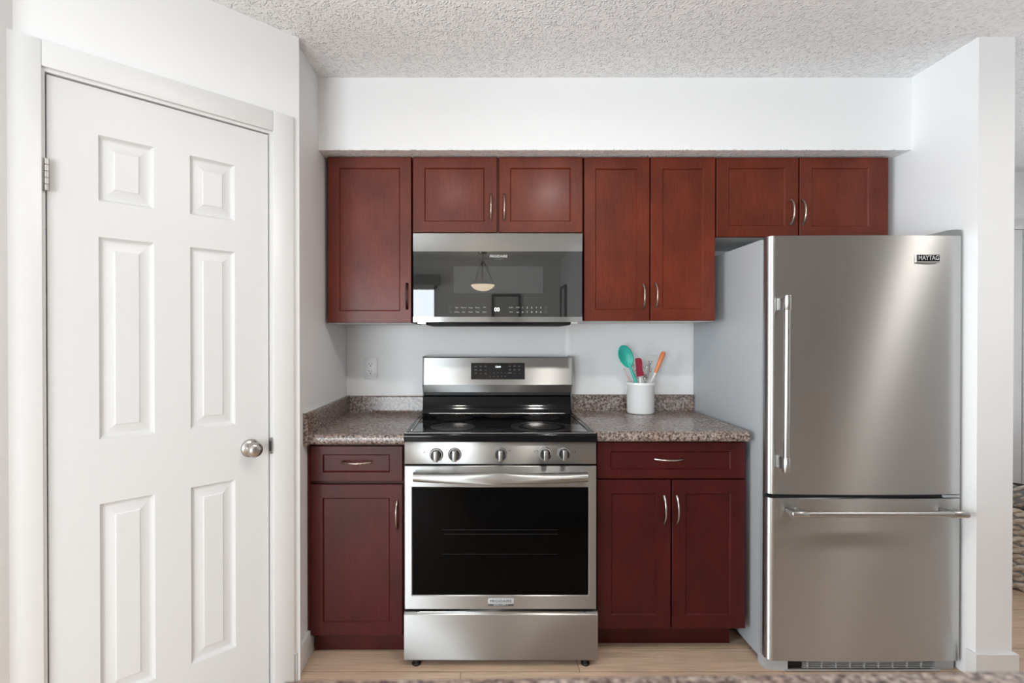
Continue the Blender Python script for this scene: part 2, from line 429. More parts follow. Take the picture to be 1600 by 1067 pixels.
def six_panel(x0, x1, z0, z1, xs, zs, y=0.004, th=0.035):
    """slab with moulded raised panels: grid of flat faces between the panel rectangles"""
    b = MB()
    X = [x0]+[v for p in xs for v in p]+[x1]; Z = [z0]+[v for p in zs for v in p]+[z1]
    for i in range(len(X)-1):
        for j in range(len(Z)-1):
            a, c, d, e = X[i], X[i+1], Z[j], Z[j+1]
            if i % 2 == 1 and j % 2 == 1:
                def r(o, dy): return (a+o, c-o, d+o, e-o, y+dy)
                b.loops([r(0, 0), r(0.003, 0.0045), r(0.008, 0.0095), r(0.013, 0.0108), r(0.017, 0.0104), r(0.038, 0.0040), r(0.041, 0.0020)])
            else: b.quad([(a, y, d), (c, y, d), (c, y, e), (a, y, e)])
    bmesh.ops.remove_doubles(b.bm, verts=b.bm.verts, dist=1e-5)
    # sides and back
    b.quad([(x0, y, z0), (x0, y+th, z0), (x0, y+th, z1), (x0, y, z1)]); b.quad([(x1, y, z0), (x1, y, z1), (x1, y+th, z1), (x1, y+th, z0)])
    b.quad([(x0, y, z1), (x0, y+th, z1), (x1, y+th, z1), (x1, y, z1)]); b.quad([(x0, y+th, z0), (x1, y+th, z0), (x1, y+th, z1), (x0, y+th, z1)])
    b.quad([(x0, y, z0), (x1, y, z0), (x1, y+th, z0), (x0, y+th, z0)])
    bmesh.ops.remove_doubles(b.bm, verts=b.bm.verts, dist=1e-5)
    return b
xs = [(-0.4161*S2, -0.3152*S2), (-0.243*S2, -0.1433*S2)]
zs = [(0.22, 0.804), (0.995, 1.594), (1.70, 1.894)]
slab = six_panel(uH, uL, 0.012, DT, xs, zs).xf(R45).build('door_panel', 'door', d1, angle=12)
def knob_pts(): return [(0, -0.060), (0.012, -0.0595), (0.022, -0.055), (0.0265, -0.046), (0.0255, -0.038), (0.018, -0.031), (0.011, -0.026), (0.010, -0.012), (0.0165, -0.010), (0.028, -0.006), (0.0325, -0.001), (0.0325, 0.004)]
kb = MB().lathe(knob_pts(), (-0.108*S2, 0.002, 0.906), 'y', 36).xf(R45).build('door_knob', 'nickel', slab, angle=50)
st = MB().box(uL+0.003, uL+0.0135, -0.0055, 0.004, 0.875, 0.935, 0.002).box(uL+0.001, uL+0.006, -0.008, 0.002, 0.885, 0.922, 0.002, mi=1).xf(R45).build('strike_plate', ['nickel', 'gap'], d1)
for zc in (1.748, 0.20):
    h = MB()
    for k in range(5):
        h.lathe([(0, 0), (0.0068, 0.0006), (0.0068, 0.0170), (0, 0.0176)], (uH-0.001, -0.008, zc-0.045+k*0.018), 'z', 14)
    h.box(uH-0.013, uH+0.001, -0.0052, -0.003, zc-0.045, zc+0.045)
    h.xf(R45).build('door_hinge', 'nickel', d1)

# hall door
d2 = thing('door_2', (3.33, YF, 0), kind='structure')
b = MB().box(2.97, 3.04, YF-0.016, YF, 0, 2.10, 0.003).box(3.67, 3.74, YF-0.016, YF, 0, 2.10, 0.003).box(3.04, 3.67, YF-0.016, YF, 2.035, 2.10, 0.003)
b.build('door_frame', 'trim', d2)
six_panel(3.045, 3.665, 0.012, 2.03, [(3.15, 3.30), (3.41, 3.56)], zs, YF-0.010, 0.009).build('door_panel', 'door', d2, angle=12)
MB().lathe([(r, h*0.8) for r, h in knob_pts()], (3.11, YF-0.012, 0.92), 'y', 24).build('door_knob', 'nickel', d2, angle=50)

# ------------------------------------------------------------------ cabinets
def shaker(b, x0, x1, z0, z1, ix0, ix1, iz0, iz1, y, th=0.019, rec=0.007):
    c = 0.0018
    # back box sides
    b.loops([(x0, x1, z0, z1, y+th), (x0, x1, z0, z1, y+c), (x0+c, x1-c, z0+c, z1-c, y)], cap=False)
    b.quad([(x0, y+th, z0), (x0, y+th, z1), (x1, y+th, z1), (x1, y+th, z0)])
    b.loops([(x0+c, x1-c, z0+c, z1-c, y), (ix0, ix1, iz0, iz1, y), (ix0+0.0025, ix1-0.0025, iz0+0.0025, iz1-0.0025, y+0.003), (ix0+0.005, ix1-0.005, iz0+0.005, iz1-0.005, y+rec)])
    bmesh.ops.remove_doubles(b.bm, verts=b.bm.verts, dist=1e-6)
    return b
def pull(x, z, y, L, vertical=True, mat='bronze', parent=None, r=0.0042, out=0.026):
    """arched pull: two feet on the door and a bow standing out towards the room"""
    pts = []; rs = []
    n = 18
    for i in range(n+1):
        t = -1+2*i/n
        o = out*(1-abs(t)**2.6)
        a = t*L/2
        pts.append((x, y-o-0.001, z+a) if vertical else (x+a, y-o-0.001, z)); rs.append(r*(0.95+0.55*abs(t)**4))
    b = MB().tube(pts, rs, 10)
    return b.build('handle', mat, parent, angle=60)
def door_px(o, x0, y0, x1, y1, ix0, iy0, ix1, iy1, Y, mat, parent, name='door'):
    a, b_, c, d = rect(x0, y0, x1, y1, Y); e, f, g, h = rect(ix0, iy0, ix1, iy1, Y)
    return shaker(MB(), a, b_, c, d, e, f, g, h, Y).build(name, mat, parent)

YU = 2.356
def wall_cabinet(x0, y0, x1, y1, doors, handles, label, hmats):
    a, b_, c, d = rect(x0, y0, x1, y1, YU+0.019)
    t = thing('wall_cabinet', ((a+b_)/2, 2.55, c), label, 'cabinet', 'cherry cabinets hung in a row under the bulkhead')
    d = ZS-0.0005
    MB().box(a+0.003, b_-0.003, YU+0.024, YW-0.004, c+0.0005, c+0.0018).build('bottom_panel', 'trim', t, label='white underside panel')
    bx = MB().box(a+0.001, b_-0.001, YU+0.0215, YW-0.002, c+0.002, d)
    bx.build('cabinet_body', ['cherry'], t)
    for dr, hd in zip(doors, handles):
        o = door_px(None, *dr, YU, 'cherry', t)
        hx, hy0, hy1, hm = hd
        X, _ = px(hx, (hy0+hy1)/2, YU-0.02); _, z0 = px(hx, hy0, YU-0.01); _, z1 = px(hx, hy1, YU-0.01)
        pull(X, (z0+z1)/2, YU, z0-z1, True, hm, o)
wall_cabinet(511, 244, 643.5, 505, [(512, 245, 642.5, 504, 530, 262, 625, 486)], [(635, 443, 482, 'pull_dark')],
             'tall single-door cherry wall cabinet beside the left wall', None)
wall_cabinet(644.5, 244, 911, 364, [(645.5, 245, 776.5, 363, 663, 262, 757, 346), (780, 245, 910, 363, 797, 262, 892, 346)],
             [(767, 303, 343, 'bronze'), (788, 303, 343, 'bronze')], 'short double-door cherry wall cabinet directly above the microwave', None)
wall_cabinet(911.5, 244, 1118, 502, [(913, 245.5, 1014.8, 501.5, 930, 263, 996, 484), (1017, 245.5, 1117.5, 500.5, 1035, 263, 1099, 483)],
             [(1007, 444, 481, 'bronze'), (1027, 443, 480, 'bronze')], 'tall double-door cherry wall cabinet between the microwave and refrigerator', None)
wall_cabinet(1119, 244, 1389, 371, [(1120, 246, 1247.5, 370, 1138, 262, 1227, 353), (1250, 246, 1388, 369, 1268, 262, 1358, 354)],
             [(1240, 311, 350, 'bronze'), (1258, 312, 350, 'bronze')], 'short double-door cherry wall cabinet above the refrigerator', None)

# base cabinets
YBL = 2.120
t = thing('base_cabinet', (-0.51, 2.45, 0), 'narrow cherry base cabinet with one drawer and one door, left of the range', 'cabinet', 'cherry base cabinets beside the range')
zt = 0.868
zb = px(CX, 993, YBL)[1]
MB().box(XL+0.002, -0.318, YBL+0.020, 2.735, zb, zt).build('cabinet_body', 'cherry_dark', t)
a, b_, c, d = rect(478, 695, 485, 993, YBL)
MB().box(XL+0.004, b_-0.003, YBL+0.006, YBL+0.02, zb, zt).build('filler_strip', 'cherry_dark', t)
MB().box(XL+0.018, -0.318, 2.175, 2.20, 0, zb).build('toe_kick', 'cherry_dark', t)
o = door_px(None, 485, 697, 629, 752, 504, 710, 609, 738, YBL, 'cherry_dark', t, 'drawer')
X0, z_ = px(534, 723, YBL-0.01); X1, _ = px(579, 723, YBL-0.01)
pull((X0+X1)/2, z_, YBL, X1-X0, False, 'bronze', o)
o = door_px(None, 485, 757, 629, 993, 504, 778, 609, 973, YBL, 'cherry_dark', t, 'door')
X, _ = px(619, 805, YBL-0.02); _, z0 = px(0, 783, YBL); _, z1 = px(0, 826, YBL)
pull(X, (z0+z1)/2, YBL, z0-z1, True, 'bronze', o)

YBR = 2.141
t = thing('base_cabinet', (0.76, 2.45, 0), 'wide cherry base cabinet with one drawer over two doors, beside the refrigerator', 'cabinet', 'cherry base cabinets beside the range')
zb = px(CX, 981, YBR)[1]; zt = 0.876
xa = px(931.5, 800, YBR)[0]; xb = px(1166, 800, YBR)[0]
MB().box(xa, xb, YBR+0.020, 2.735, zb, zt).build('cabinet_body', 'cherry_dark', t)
MB().box(xa+0.002, xb-0.03, 2.222, 2.24, 0, zb).build('toe_kick', 'cherry_dark', t)
o = door_px(None, 933, 691, 1165, 747.5, 954, 705, 1142, 734, YBR, 'cherry_dark', t, 'drawer')
X0, z_ = px(1025, 718, YBR-0.01); X1, _ = px(1068, 718, YBR-0.01)
pull((X0+X1)/2, z_, YBR, X1-X0, False, 'nickel', o)
for q, hx in (((933, 750, 1048, 982, 955, 771, 1026, 961), 1040), ((1050.5, 750, 1165, 982, 1071, 771, 1142, 961), 1060)):
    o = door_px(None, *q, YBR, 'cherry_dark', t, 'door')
    X, _ = px(hx, 796, YBR-0.02); _, z0 = px(0, 775, YBR); _, z1 = px(0, 817, YBR)
    pull(X, (z0+z1)/2, YBR, z0-z1, True, 'nickel', o)

# ------------------------------------------------------------------ countertops
def counter_profile(yf, zt, th=0.040, zs=0.083):
    r = 0.014
    p = [(yf+0.05, zt-th+0.012), (yf+0.022, zt-th+0.012), (yf+0.022, zt-th)]
    p += arc((yf+r, zt-th+r*0.9), r, -PI/2, -PI, 5)
    p += arc((yf+r*1.2, zt-r*1.2), r*1.2, PI, PI/2, 6)
    yb = YW-0.022
    p += arc((yb-0.010, zt+0.010), 0.010, -PI/2, 0, 4)
    p += arc((yb+0.006, zt+zs-0.006), 0.006, PI, PI/2, 4)
    p += [(YW-0.0015, zt+zs), (YW-0.0015, zt-th+0.012)]
    return p
ZL = 0.911; ZR = 0.918
cl = MB().prism(counter_profile(2.085, ZL), XL+0.020, -0.3125, 'x').build('countertop', 'granite', angle=40)
tag(cl, 'speckled brown granite-look countertop with backsplash in the left corner', 'countertop', 'speckled granite-look countertops')
ORG[cl.name] = cl.location.copy()
pr = [(2.078, ZL-0.045), (2.078, ZL+0.083), (YW-0.002, ZL+0.083), (YW-0.002, ZL-0.045)]
MB().box(XL+0.0015, XL+0.0195, 2.078, YW-0.002, ZL-0.042, ZL+0.085, 0.002).build('side_splash', 'granite', cl)
MB().box(XL+0.001, XL+0.010, 2.076, YW-0.022, ZL+0.0852, ZL+0.0882, 0.001).build('caulk_bead', 'trim', cl, label='white caulk line on the side splash')
crb = MB().prism(counter_profile(2.108, ZR), 0.4495, 1.074, 'x')
for v_ in crb.bm.verts:
    if v_.co.x > 1: v_.co.x += 0.023*(v_.co.y-2.108)/0.64
cr = crb.build('countertop', 'granite', angle=40)
tag(cr, 'speckled granite-look countertop with backsplash under the white crock', 'countertop', 'speckled granite-look countertops')

# island in the foreground: its far edge just shows along the bottom of the view
isl = thing('kitchen_island', (1.0, 0.2, 0), 'kitchen island with speckled granite-look top, blurred along the bottom of the view', 'kitchen island')
RI = Matrix.Translation((0.9, 0.6145, 0)) @ Matrix.Rotation(math.radians(1.24), 4, 'Z')
zt = 0.914
prof = [(-0.64, zt-0.04), (-0.64, zt-0.01)] + arc((-0.63, zt-0.01), 0.01, PI, PI/2, 3) + arc((-0.016, zt-0.016), 0.016, PI/2, 0, 5) + [(0, zt-0.04)]
MB().prism(prof, -1.12, 1.15, 'x').xf(RI).build('countertop', 'granite', isl)
MB().box(-1.05, 1.10, -0.60, -0.04, 0.10, zt-0.04).box(-1.0, 1.05, -0.55, -0.10, 0, 0.10).xf(RI).build('cabinet_body', 'trim', isl)

# ------------------------------------------------------------------ range
RX0, RX1 = -0.3105, 0.4465; RC = (RX0+RX1)/2
rg = thing('kitchen_range', (RC, 2.40, 0), 'stainless steel freestanding electric range with black glass cooktop and five knobs', 'stove')
YD = 2.060
MB().box(RX0+0.004, RX1-0.004, 2.105, 2.738, 0.03, 0.905).build('range_body', 'black', rg)
# cooktop: black rim with rounded front, glass, chrome outline
ZT = 0.922
prof = [(2.12, 0.885), (2.062, 0.885), (2.053, 0.889)] + arc((2.062, ZT-0.011), 0.011, PI, PI/2, 5) + [(2.64, ZT), (2.64, 0.885)]
ck = MB().prism(prof, RX0, RX1, 'x').build('cooktop', 'black_gloss', rg)
MB().box(RX0+0.03, RX1-0.03, 2.085, 2.60, ZT, ZT+0.0012).build('cooktop_glass', 'cook_glass', ck)
rim = [(RX0+0.004, 2.062), (RX0+0.024, 2.56), (RX0+0.045, 2.595), (RX1-0.045, 2.595), (RX1-0.024, 2.56), (RX1-0.004, 2.062)]
b = MB().tube([(x, y, ZT+0.0015) for x, y in [(RX0+0.022, 2.12), (RX0+0.024, 2.56), (RX0+0.030, 2.577), (RX0+0.045, 2.595), (RX1-0.045, 2.595), (RX1-0.030, 2.577), (RX1-0.024, 2.56), (RX1-0.022, 2.12)]], 0.0022, 8)
b.tube([(RX0+0.004, 2.065, ZT), (RX0+0.004, 2.63, ZT)], 0.0022, 8).tube([(RX1-0.004, 2.065, ZT), (RX1-0.004, 2.63, ZT)], 0.0022, 8)
b.tube([(RX0+0.004, 2.0605, ZT), (RX1-0.004, 2.0605, ZT)], 0.0018, 8)
b.build('cooktop_edge_trim', 'chrome', ck)
def ring(x, y, r, w, mat, z=ZT+0.0014):
    return (x, y, r, w, mat, z)
burn = [(-0.128, 2.205, [(0.092, 0.092, 'ring'), (0.055, 0.0012, 'ring_light'), (0.093, 0.0012, 'ring_light')]),
        (0.247, 2.205, [(0.130, 0.028, 'ring'), (0.132, 0.0014, 'ring_light'), (0.116, 0.0012, 'ring_light'), (0.101, 0.0012, 'ring_light'), (0.080, 0.080, 'ring')]),
        (-0.135, 2.45, [(0.080, 0.080, 'ring'), (0.081, 0.0012, 'ring_light')]),
        (0.275, 2.46, [(0.080, 0.080, 'ring'), (0.081, 0.0012, 'ring_light')]),
        (0.068, 2.50, [(0.055, 0.055, 'ring'), (0.056, 0.0010, 'ring_light')])]
for x, y, rs in burn:
    b = MB()
    for k, (r, w_, mt) in enumerate(rs):
        z = ZT+0.0014+0.0002*k; n = 64
        for i in range(n):
            a0, a1 = 2*PI*i/n, 2*PI*(i+1)/n
            ri = max(r-w_, 0.0005)
            b.quad([(x+ri*math.cos(a0), y+ri*math.sin(a0), z), (x+r*math.cos(a0), y+r*math.sin(a0), z), (x+r*math.cos(a1), y+r*math.sin(a1), z), (x+ri*math.cos(a1), y+ri*math.sin(a1), z)], mi=0 if mt == 'ring' else 1)
    b.build('burner', ['ring', 'ring_light'], ck, smooth=False)
# backguard
bg = MB()
prof = [(2.70, ZT-0.01), (2.606, ZT-0.01), (2.608, ZT+0.012), (2.622, ZT+0.030), (2.630, 0.985), (2.634, 1.001), (2.642, 1.006), (2.742, 1.006), (2.742, ZT-0.01)]
bgl = MB().prism(prof, RX0+0.008, RX1-0.008, 'x').build('backguard_riser', 'black_gloss', rg, label='glossy black lower riser')
prof = [(2.668, 1.006), (2.668, 1.032), (2.742, 1.032), (2.742, 1.006)]
v = MB().prism(prof, RX0+0.008, RX1-0.008, 'x')
v.build('vent_slot', 'black', bgl)
xp0 = px(660, 580, 2.63)[0]; xp1 = 0.4480
prof = [(2.640, 1.024), (2.624, 1.062), (2.626, 1.068), (2.644, 1.196), (2.650, 1.200), (2.742, 1.200), (2.742, 1.022)]
bp = MB().prism(prof, xp0+0.006, xp1-0.006, 'x').build('backguard', 'steel', rg)
for x in (xp0, xp1-0.006):
    MB().prism([(2.655, 0.93), (2.646, 1.022), (2.618, 1.062), (2.640, 1.204), (2.743, 1.204), (2.743, 0.93)], x, x+0.006, 'x').build('end_cap', 'hinge_grey', rg)
# control display on the sloped face: slope frame
sl = math.atan2(0.018, 0.128)
def onslope(z, out=0.0): return 2.626 + (z-1.068)*math.tan(sl) - out
x0, x1, z0, z1 = rect(736, 567, 820, 592.5, 2.633)
cp = MB().prism([(onslope(z0, 0.002), z0), (onslope(z1, 0.002), z1), (onslope(z1, -0.004), z1), (onslope(z0, -0.004), z0)], x0, x1, 'x').build('control_display', plain('black_display_glass', (0.014, 0.014, 0.015), 0.12, IOR=1.3), rg)
def cptext(s, x, y, size, mat, name='key_legend', bold=0.0):
    X, Z = px(x, y, 2.632)
    o = text(s, size, X, onslope(Z, 0.0032), Z, mat, cp, name, bold=bold)
cptext('12:41', 778.3, 573.2, 0.0135, 'display', 'clock_digits', 0.0004)
leg = MB()
for (cx_, cy_), wd in [((743.6, 572.6), 4.6), ((751, 572.3), 3.8), ((758.6, 572.3), 3.8), ((743.6, 577.8), 4.0), ((751, 578), 4.2), ((758.7, 577.8), 2), ((743.8, 583), 3), ((751, 583), 2), ((759, 584), 2.6),
                      ((796.5, 572), 4.2), ((804, 572), 4.2), ((811.3, 572), 4.2), ((796.8, 577.5), 3.8), ((804, 577.5), 4), ((811.3, 577.5), 4), ((796.4, 582.6), 7), ((804.3, 583), 2), ((812, 583), 2)]:
    a_, b2, c_, d_ = rect(cx_-wd/2, cy_-0.9, cx_+wd/2, cy_+0.9, 2.632)
    for k in range(2 if wd > 2.5 else 1):
        zc = (c_+d_)/2 + (k-0.5)*0.0028
        ww = (b2-a_)/2*(1 if k == 0 else 0.75); xm = (a_+b2)/2
        leg.box(xm-ww, xm+ww, onslope(zc, 0.0030), onslope(zc, 0.0018), zc-0.0008, zc+0.0008)
leg.build('key_legend', 'print_dim', cp)
for i, s_ in enumerate('12345'): cptext(s_, 766+5.9*i, 582.7, 0.0065, 'print')
for i, s_ in enumerate('67890'): cptext(s_, 766+5.9*i, 588.2, 0.0065, 'print')
# control panel and knobs
YP = 2.066
x0, x1, z0, z1 = rect(632.5, 694, 930, 725, YP)
pn = MB().box(RX0+0.001, RX1-0.001, YP, 2.11, z0, 0.8845, 0.0015).build('control_panel', 'steel', rg)
for kx, ky, sx_, bx_, dot in ((681, 712, 1, 665, (0, 0)), (710, 711.5, -1, 724, (0, 1)), (782, 711, -1, 796, (0.5, 1)), (852.5, 710.5, 1, 838, (1, 1)), (882, 710, -1, 896.5, (1, 0))):
    X, Z = px(kx, ky, YP-0.02)
    k = MB().lathe([(0, -0.008), (0.0235, -0.008), (0.0262, -0.004), (0.0262, 0.0005)], (X, YP, Z), 'y', 36)
    ko = k.build('knob', 'steel', pn)
    b = MB().lathe([(0, -0.032), (0.0165, -0.032), (0.0195, -0.028), (0.0205, -0.008)], (X, YP, Z), 'y', 32, mi=1)
    b.box(X-0.0092, X+0.0092, YP-0.040, YP-0.012, Z-0.0215, Z+0.0205, 0.003)
    b.build('knob_grip', ['grip_steel', 'black'], ko)
    # printed marks
    mk = MB(); Xb, Zb = px(bx_, 705.5, YP)
    w2, h2, tt = 0.0065, 0.0042, 0.0006
    for q in ((Xb-w2, Xb+w2, Zb+h2-tt, Zb+h2), (Xb-w2, Xb+w2, Zb-h2, Zb-h2+tt), (Xb-w2, Xb-w2+tt, Zb-h2, Zb+h2), (Xb+w2-tt, Xb+w2, Zb-h2, Zb+h2)):
        mk.box(q[0], q[1], YP-0.0006, YP+0.0002, q[2], q[3])
    dx = Xb-w2+dot[0]*2*w2; dz = Zb-h2+dot[1]*2*h2
    MB().lathe([(0, -0.0009), (0.0020, -0.0009), (0.0020, 0.0)], (dx*0.8+Xb*0.2, YP, dz*0.8+Zb*0.2), 'y', 12).build('position_dot', 'print_dark', pn)
    MB().lathe([(0, -0.0008), (0.0016, -0.0008), (0.0016, 0.0)], (X, YP, Z+0.0325), 'y', 12).build('off_mark', 'print_dark', pn)
    mk.build('burner_mark', 'print_dark', pn)
# oven door
x0, x1, z0, z1 = rect(632, 728, 932, 952, YD)
wx0, wx1, wz0, wz1 = rect(644, 761.5, 919.5, 930, YD)
b = MB()
b.loops([(x0, x1, z0, z1, YD+0.04), (x0, x1, z0, z1, YD+0.002), (x0+0.002, x1-0.002, z0+0.002, z1-0.002, YD), (wx0-0.003, wx1+0.003, wz0-0.003, wz1+0.003, YD), (wx0, wx1, wz0, wz1, YD+0.003), (wx0, wx1, wz0, wz1, YD+0.02)], cap=False)
dr = b.build('oven_door', 'steel', rg)
MB().box(x0+0.003, x1-0.003, YD+0.038, YD+0.044, z0+0.003, z1-0.003).build('door_liner', 'black', dr)
MB().box(wx0, wx1, YD+0.0032, YD+0.008, wz0, wz1).build('oven_window', 'oven_glass', dr)
rk = MB()
for yy, xa_, xb_ in ((828, 690, 872), (835, 694, 872), (866, 690, 872)):
    a_, z_ = px(xa_, yy, YD); b2, _ = px(xb_, yy, YD)
    rk.box(a_, b2, YD+0.0026, YD+0.0034, z_-0.0006, z_+0.0006)
rk.build('oven_rack', plain('dim_rack_metal', (0.010, 0.010, 0.011), 0.5), dr, label='faint oven rack behind the dark window')
# bowed handle
hb = MB(); n = 24
xa_, zc = px(645, 747.5, YD-0.045); xb_, _ = px(919, 747.5, YD-0.045)
rings = []
for i in range(n+1):
    t_ = -1+2*i/n; x = xa_+(xb_-xa_)*i/n
    yo = YD-0.034-0.016*(1-t_*t_); hh = 0.0185+0.003*(1-t_*t_); zz = zc-0.004*(1-t_*t_)+0.003
    sec = [(0.012, 0.9), (0.0, 1.0), (-0.010, 0.75), (-0.0145, 0.35), (-0.016, 0.0), (-0.0145, -0.45), (-0.010, -0.85), (0.0, -1.0), (0.012, -0.9)]
    rings.append([hb.bm.verts.new((x, yo+p[0], zz+p[1]*hh)) for p in sec])
for A, B in zip(rings, rings[1:]):
    for k in range(9): hb.bm.faces.new((A[k], A[(k+1) % 9], B[(k+1) % 9], B[k]))
hb.bm.faces.new(rings[0]); hb.bm.faces.new(rings[-1][::-1])
ho = hb.build('handle', 'steel', dr, angle=50)
for x in (xa_+0.012, xb_-0.012): MB().box(x-0.012, x+0.012, YD-0.026, YD+0.001, zc-0.012, zc+0.014, 0.003).build('handle_bracket', 'steel', ho)
bx0, bx1, bz0, bz1 = rect(762.5, 934.5, 802.5, 946, YD)
bd = MB().box(bx0, bx1, YD-0.0022, YD+0.001, bz0+0.007, bz1, 0.0006).box(bx0, bx1, YD-0.0020, YD+0.001, bz0, bz0+0.0068, 0.0003, mi=1).build('badge', ['light_plastic', 'print_dark'], dr)
text('FRIGIDAIRE', 0.0165, (bx0+bx1)/2, YD-0.0026, bz0+0.0075+(bz1-bz0-0.0075)/2, 'print_dark', bd, 'badge_lettering', sx=1.02)
text('GALLERY', 0.0075, (bx0+bx1)/2, YD-0.0023, bz0+0.0035, 'print', bd, 'badge_lettering', sx=1.9)
# drawer
x0, x1, z0, z1 = rect(631.5, 956, 934, 1031.5, YD-0.002)
w_ = MB().prism([(YD+0.045, z0), (YD-0.001, z0), (YD-0.003, z0+0.003), (YD-0.003, z1-0.012), (YD+0.004, z1-0.004), (YD+0.010, z1), (YD+0.045, z1)], x0, x1, 'x').build('storage_drawer', 'steel', rg)
a_, b2, _, _ = rect(650, 956, 915, 960, YD)
MB().tube([(a_, YD+0.004, z1-0.006), (a_+0.015, YD+0.002, z1-0.0025), (b2-0.015, YD+0.002, z1-0.0025), (b2, YD+0.004, z1-0.006)], 0.0025, 8).build('drawer_lip', 'chrome', w_)
for x in (x0+0.045, x1-0.045):
    MB().lathe([(0, 0), (0.017, 0), (0.018, 0.006), (0.010, 0.012), (0.010, 0.034), (0, 0.034)], (x, YD+0.020, 0), 'z', 18).build('foot', 'black', rg)
    MB().lathe([(0, 0), (0.017, 0), (0.018, 0.006), (0.010, 0.012), (0.010, 0.034), (0, 0.034)], (x, 2.66, 0), 'z', 18).build('foot', 'black', rg)

# ------------------------------------------------------------------ microwave
YM = 2.330
mx0, mx1, _, mz1 = rect(645.5, 364.5, 910, 503, YM)
mw = thing('microwave', ((mx0+mx1)/2, 2.54, 1.365), 'stainless steel over-the-range microwave with mirrored dark glass door', 'microwave')
zb0 = px(CX, 503, YM)[1]; zg0 = px(CX, 495, YM)[1]; zg1 = px(CX, 392.8, YM)[1]
ztop = min(px(CX, 364.5, YM)[1], px(CX, 364, YU+0.019)[1]-0.001)
MB().box(mx0+0.004, mx1-0.004, YM+0.036, YW-0.003, zb0+0.004, ztop-0.002).build('microwave_body', 'hinge_grey', mw)
# gently convex door front: profile in plan
def bowed(x0, x1, y, depth, bow, n=24):
    pts = [(x0+(x1-x0)*i/n, y-bow*(1-(2*i/n-1)**2)) for i in range(n+1)]
    return pts+[(x1, y+depth), (x0, y+depth)]
MB().prism(bowed(mx0, mx1, YM, 0.034, 0.0), zg1, ztop, 'z').build('top_band', 'band', mw, label='polished steel band across the top of the door')
MB().prism(bowed(mx0, mx1, YM, 0.034, 0.0), zb0, zg0, 'z').build('bottom_band', 'band', mw, label='polished steel band across the bottom of the door')
gl = MB().prism(bowed(mx0+0.001, mx1-0.001, YM+0.0015, 0.032, 0.0), zg0+0.0003, zg1-0.0003, 'z').build('door_glass', 'mw_glass', mw)
a_, b2, c_, d_ = rect(709, 416, 848.5, 458, YM)
MB().box(a_, b2, YM+0.0009, YM+0.002, c_, d_).build('door_window', 'mw_window', gl)
X, Z = px(779, 400.5, YM); text('FRIGIDAIRE', 0.0155, X, YM+0.0004, Z, 'print', gl, 'door_lettering', bold=0.0003)
X, Z = px(779, 404.8, YM); text('GALLERY', 0.0065, X, YM+0.0004, Z, 'print_dim', gl, 'door_lettering', sx=1.5)
X, Z = px(776.5, 483.8, YM); text('00', 0.024, X, YM+0.0002, Z, 'display', gl, 'clock_digits', bold=0.0002)
for (x, y, s_) in [(713.8, 480.6, 'Bake'), (724.5, 480.6, 'Popcorn'), (735.5, 480.6, 'Potato'), (746, 480.6, 'Reheat'), (757, 480.2, 'Melt'), (713.8, 487.4, 'Defrost'), (724.5, 487.4, 'Auto'), (735.5, 487.4, 'Power'), (746, 487.4, 'Timer'), (757, 487.4, 'Soften'),
                   (798.5, 480.6, 'START'), (809, 480.6, 'STOP'), (798.5, 487.2, 'Clear'), (809, 487.6, 'Light')]:
    X, Z = px(x, y, YM); text(s_, 0.0068, X, YM+0.0004, Z, 'print', gl, 'key_legend')
for i in range(5):
    for y, s_ in ((480.7, '12345'[i]), (487.6, '67890'[i])):
        X, Z = px(816.7+7.1*i, y, YM); text(s_, 0.0095, X, YM+0.0004, Z, 'print', gl, 'key_legend', bold=0.0002)
b = MB()
for x in (703.5, 852.7):
    for y in (480.7, 487.4):
        X, Z = px(x, y, YM); b.lathe([(0.0048, 0.0), (0.0056, 0.0)], (X, YM+0.0008, Z), 'y', 16)
b.build('key_icon', 'print_dim', gl)
# underside: black vent tray with steel corners
MB().prism([(YM+0.004, zb0-0.0005), (YM+0.03, zb0-0.013), (2.70, zb0-0.013), (2.72, zb0+0.003), (YM+0.004, zb0+0.003)], mx0+0.055, mx1-0.050, 'x').build('vent_tray', 'black', mw)
for q, q2 in ((mx0+0.02, mx0+0.0545), (mx1-0.0495, mx1-0.02)):
    MB().prism([(q, YM+0.006), (q2, YM+0.006), (q2, 2.70), (q, 2.70)], zb0-0.007, zb0+0.004, 'z').build('underside_rail', 'chrome', mw)

# ------------------------------------------------------------------ refrigerator
YG = 2.020
FX0, FX1 = 1.100, 1.848
fg = thing('refrigerator', (1.474, 2.40, 0), 'stainless steel bottom-freezer refrigerator with grey side against the right partition', 'refrigerator')
MB().prism([(FX0, 2.082), (1.846, 2.082), (1.846, 2.744), (FX0, 2.744)], 0.028, 1.684, 'z').build('refrigerator_body', 'side_grey', fg, label='grey painted cabinet side')
def fdoor(z0, z1, name):
    r = 0.030; n = 30
    pts = [(FX0+0.004, 2.070)] + arc((FX0+r, YG+r+0.004), r, PI, PI*1.5, 8)
    pts += [(FX0+r+(FX1-FX0-2*0.012-r+0.012)*i/n, YG+0.004-0.009*(1-(2*i/n-1)**2)) for i in range(1, n)]
    pts += arc((FX1-0.012, YG+0.016), 0.012, PI*1.5, PI*2, 5)+[(FX1, 2.070)]
    return MB().prism(pts, z0, z1, 'z').build(name, 'steel_fridge', fg, angle=30)
zt1 = px(CX, 368, YG)[1]; zt0 = px(CX, 772.5, YG)[1]; zf1 = px(CX, 779, YG)[1]; zf0 = px(CX, 1033, YG)[1]
fd = fdoor(zt0, zt1, 'refrigerator_door'); ff = fdoor(zf0, zf1, 'freezer_drawer')
MB().box(FX0+0.010, FX1-0.010, 2.066, 2.084, zf0+0.01, zt1-0.01).build('door_gasket', 'gap', fg)
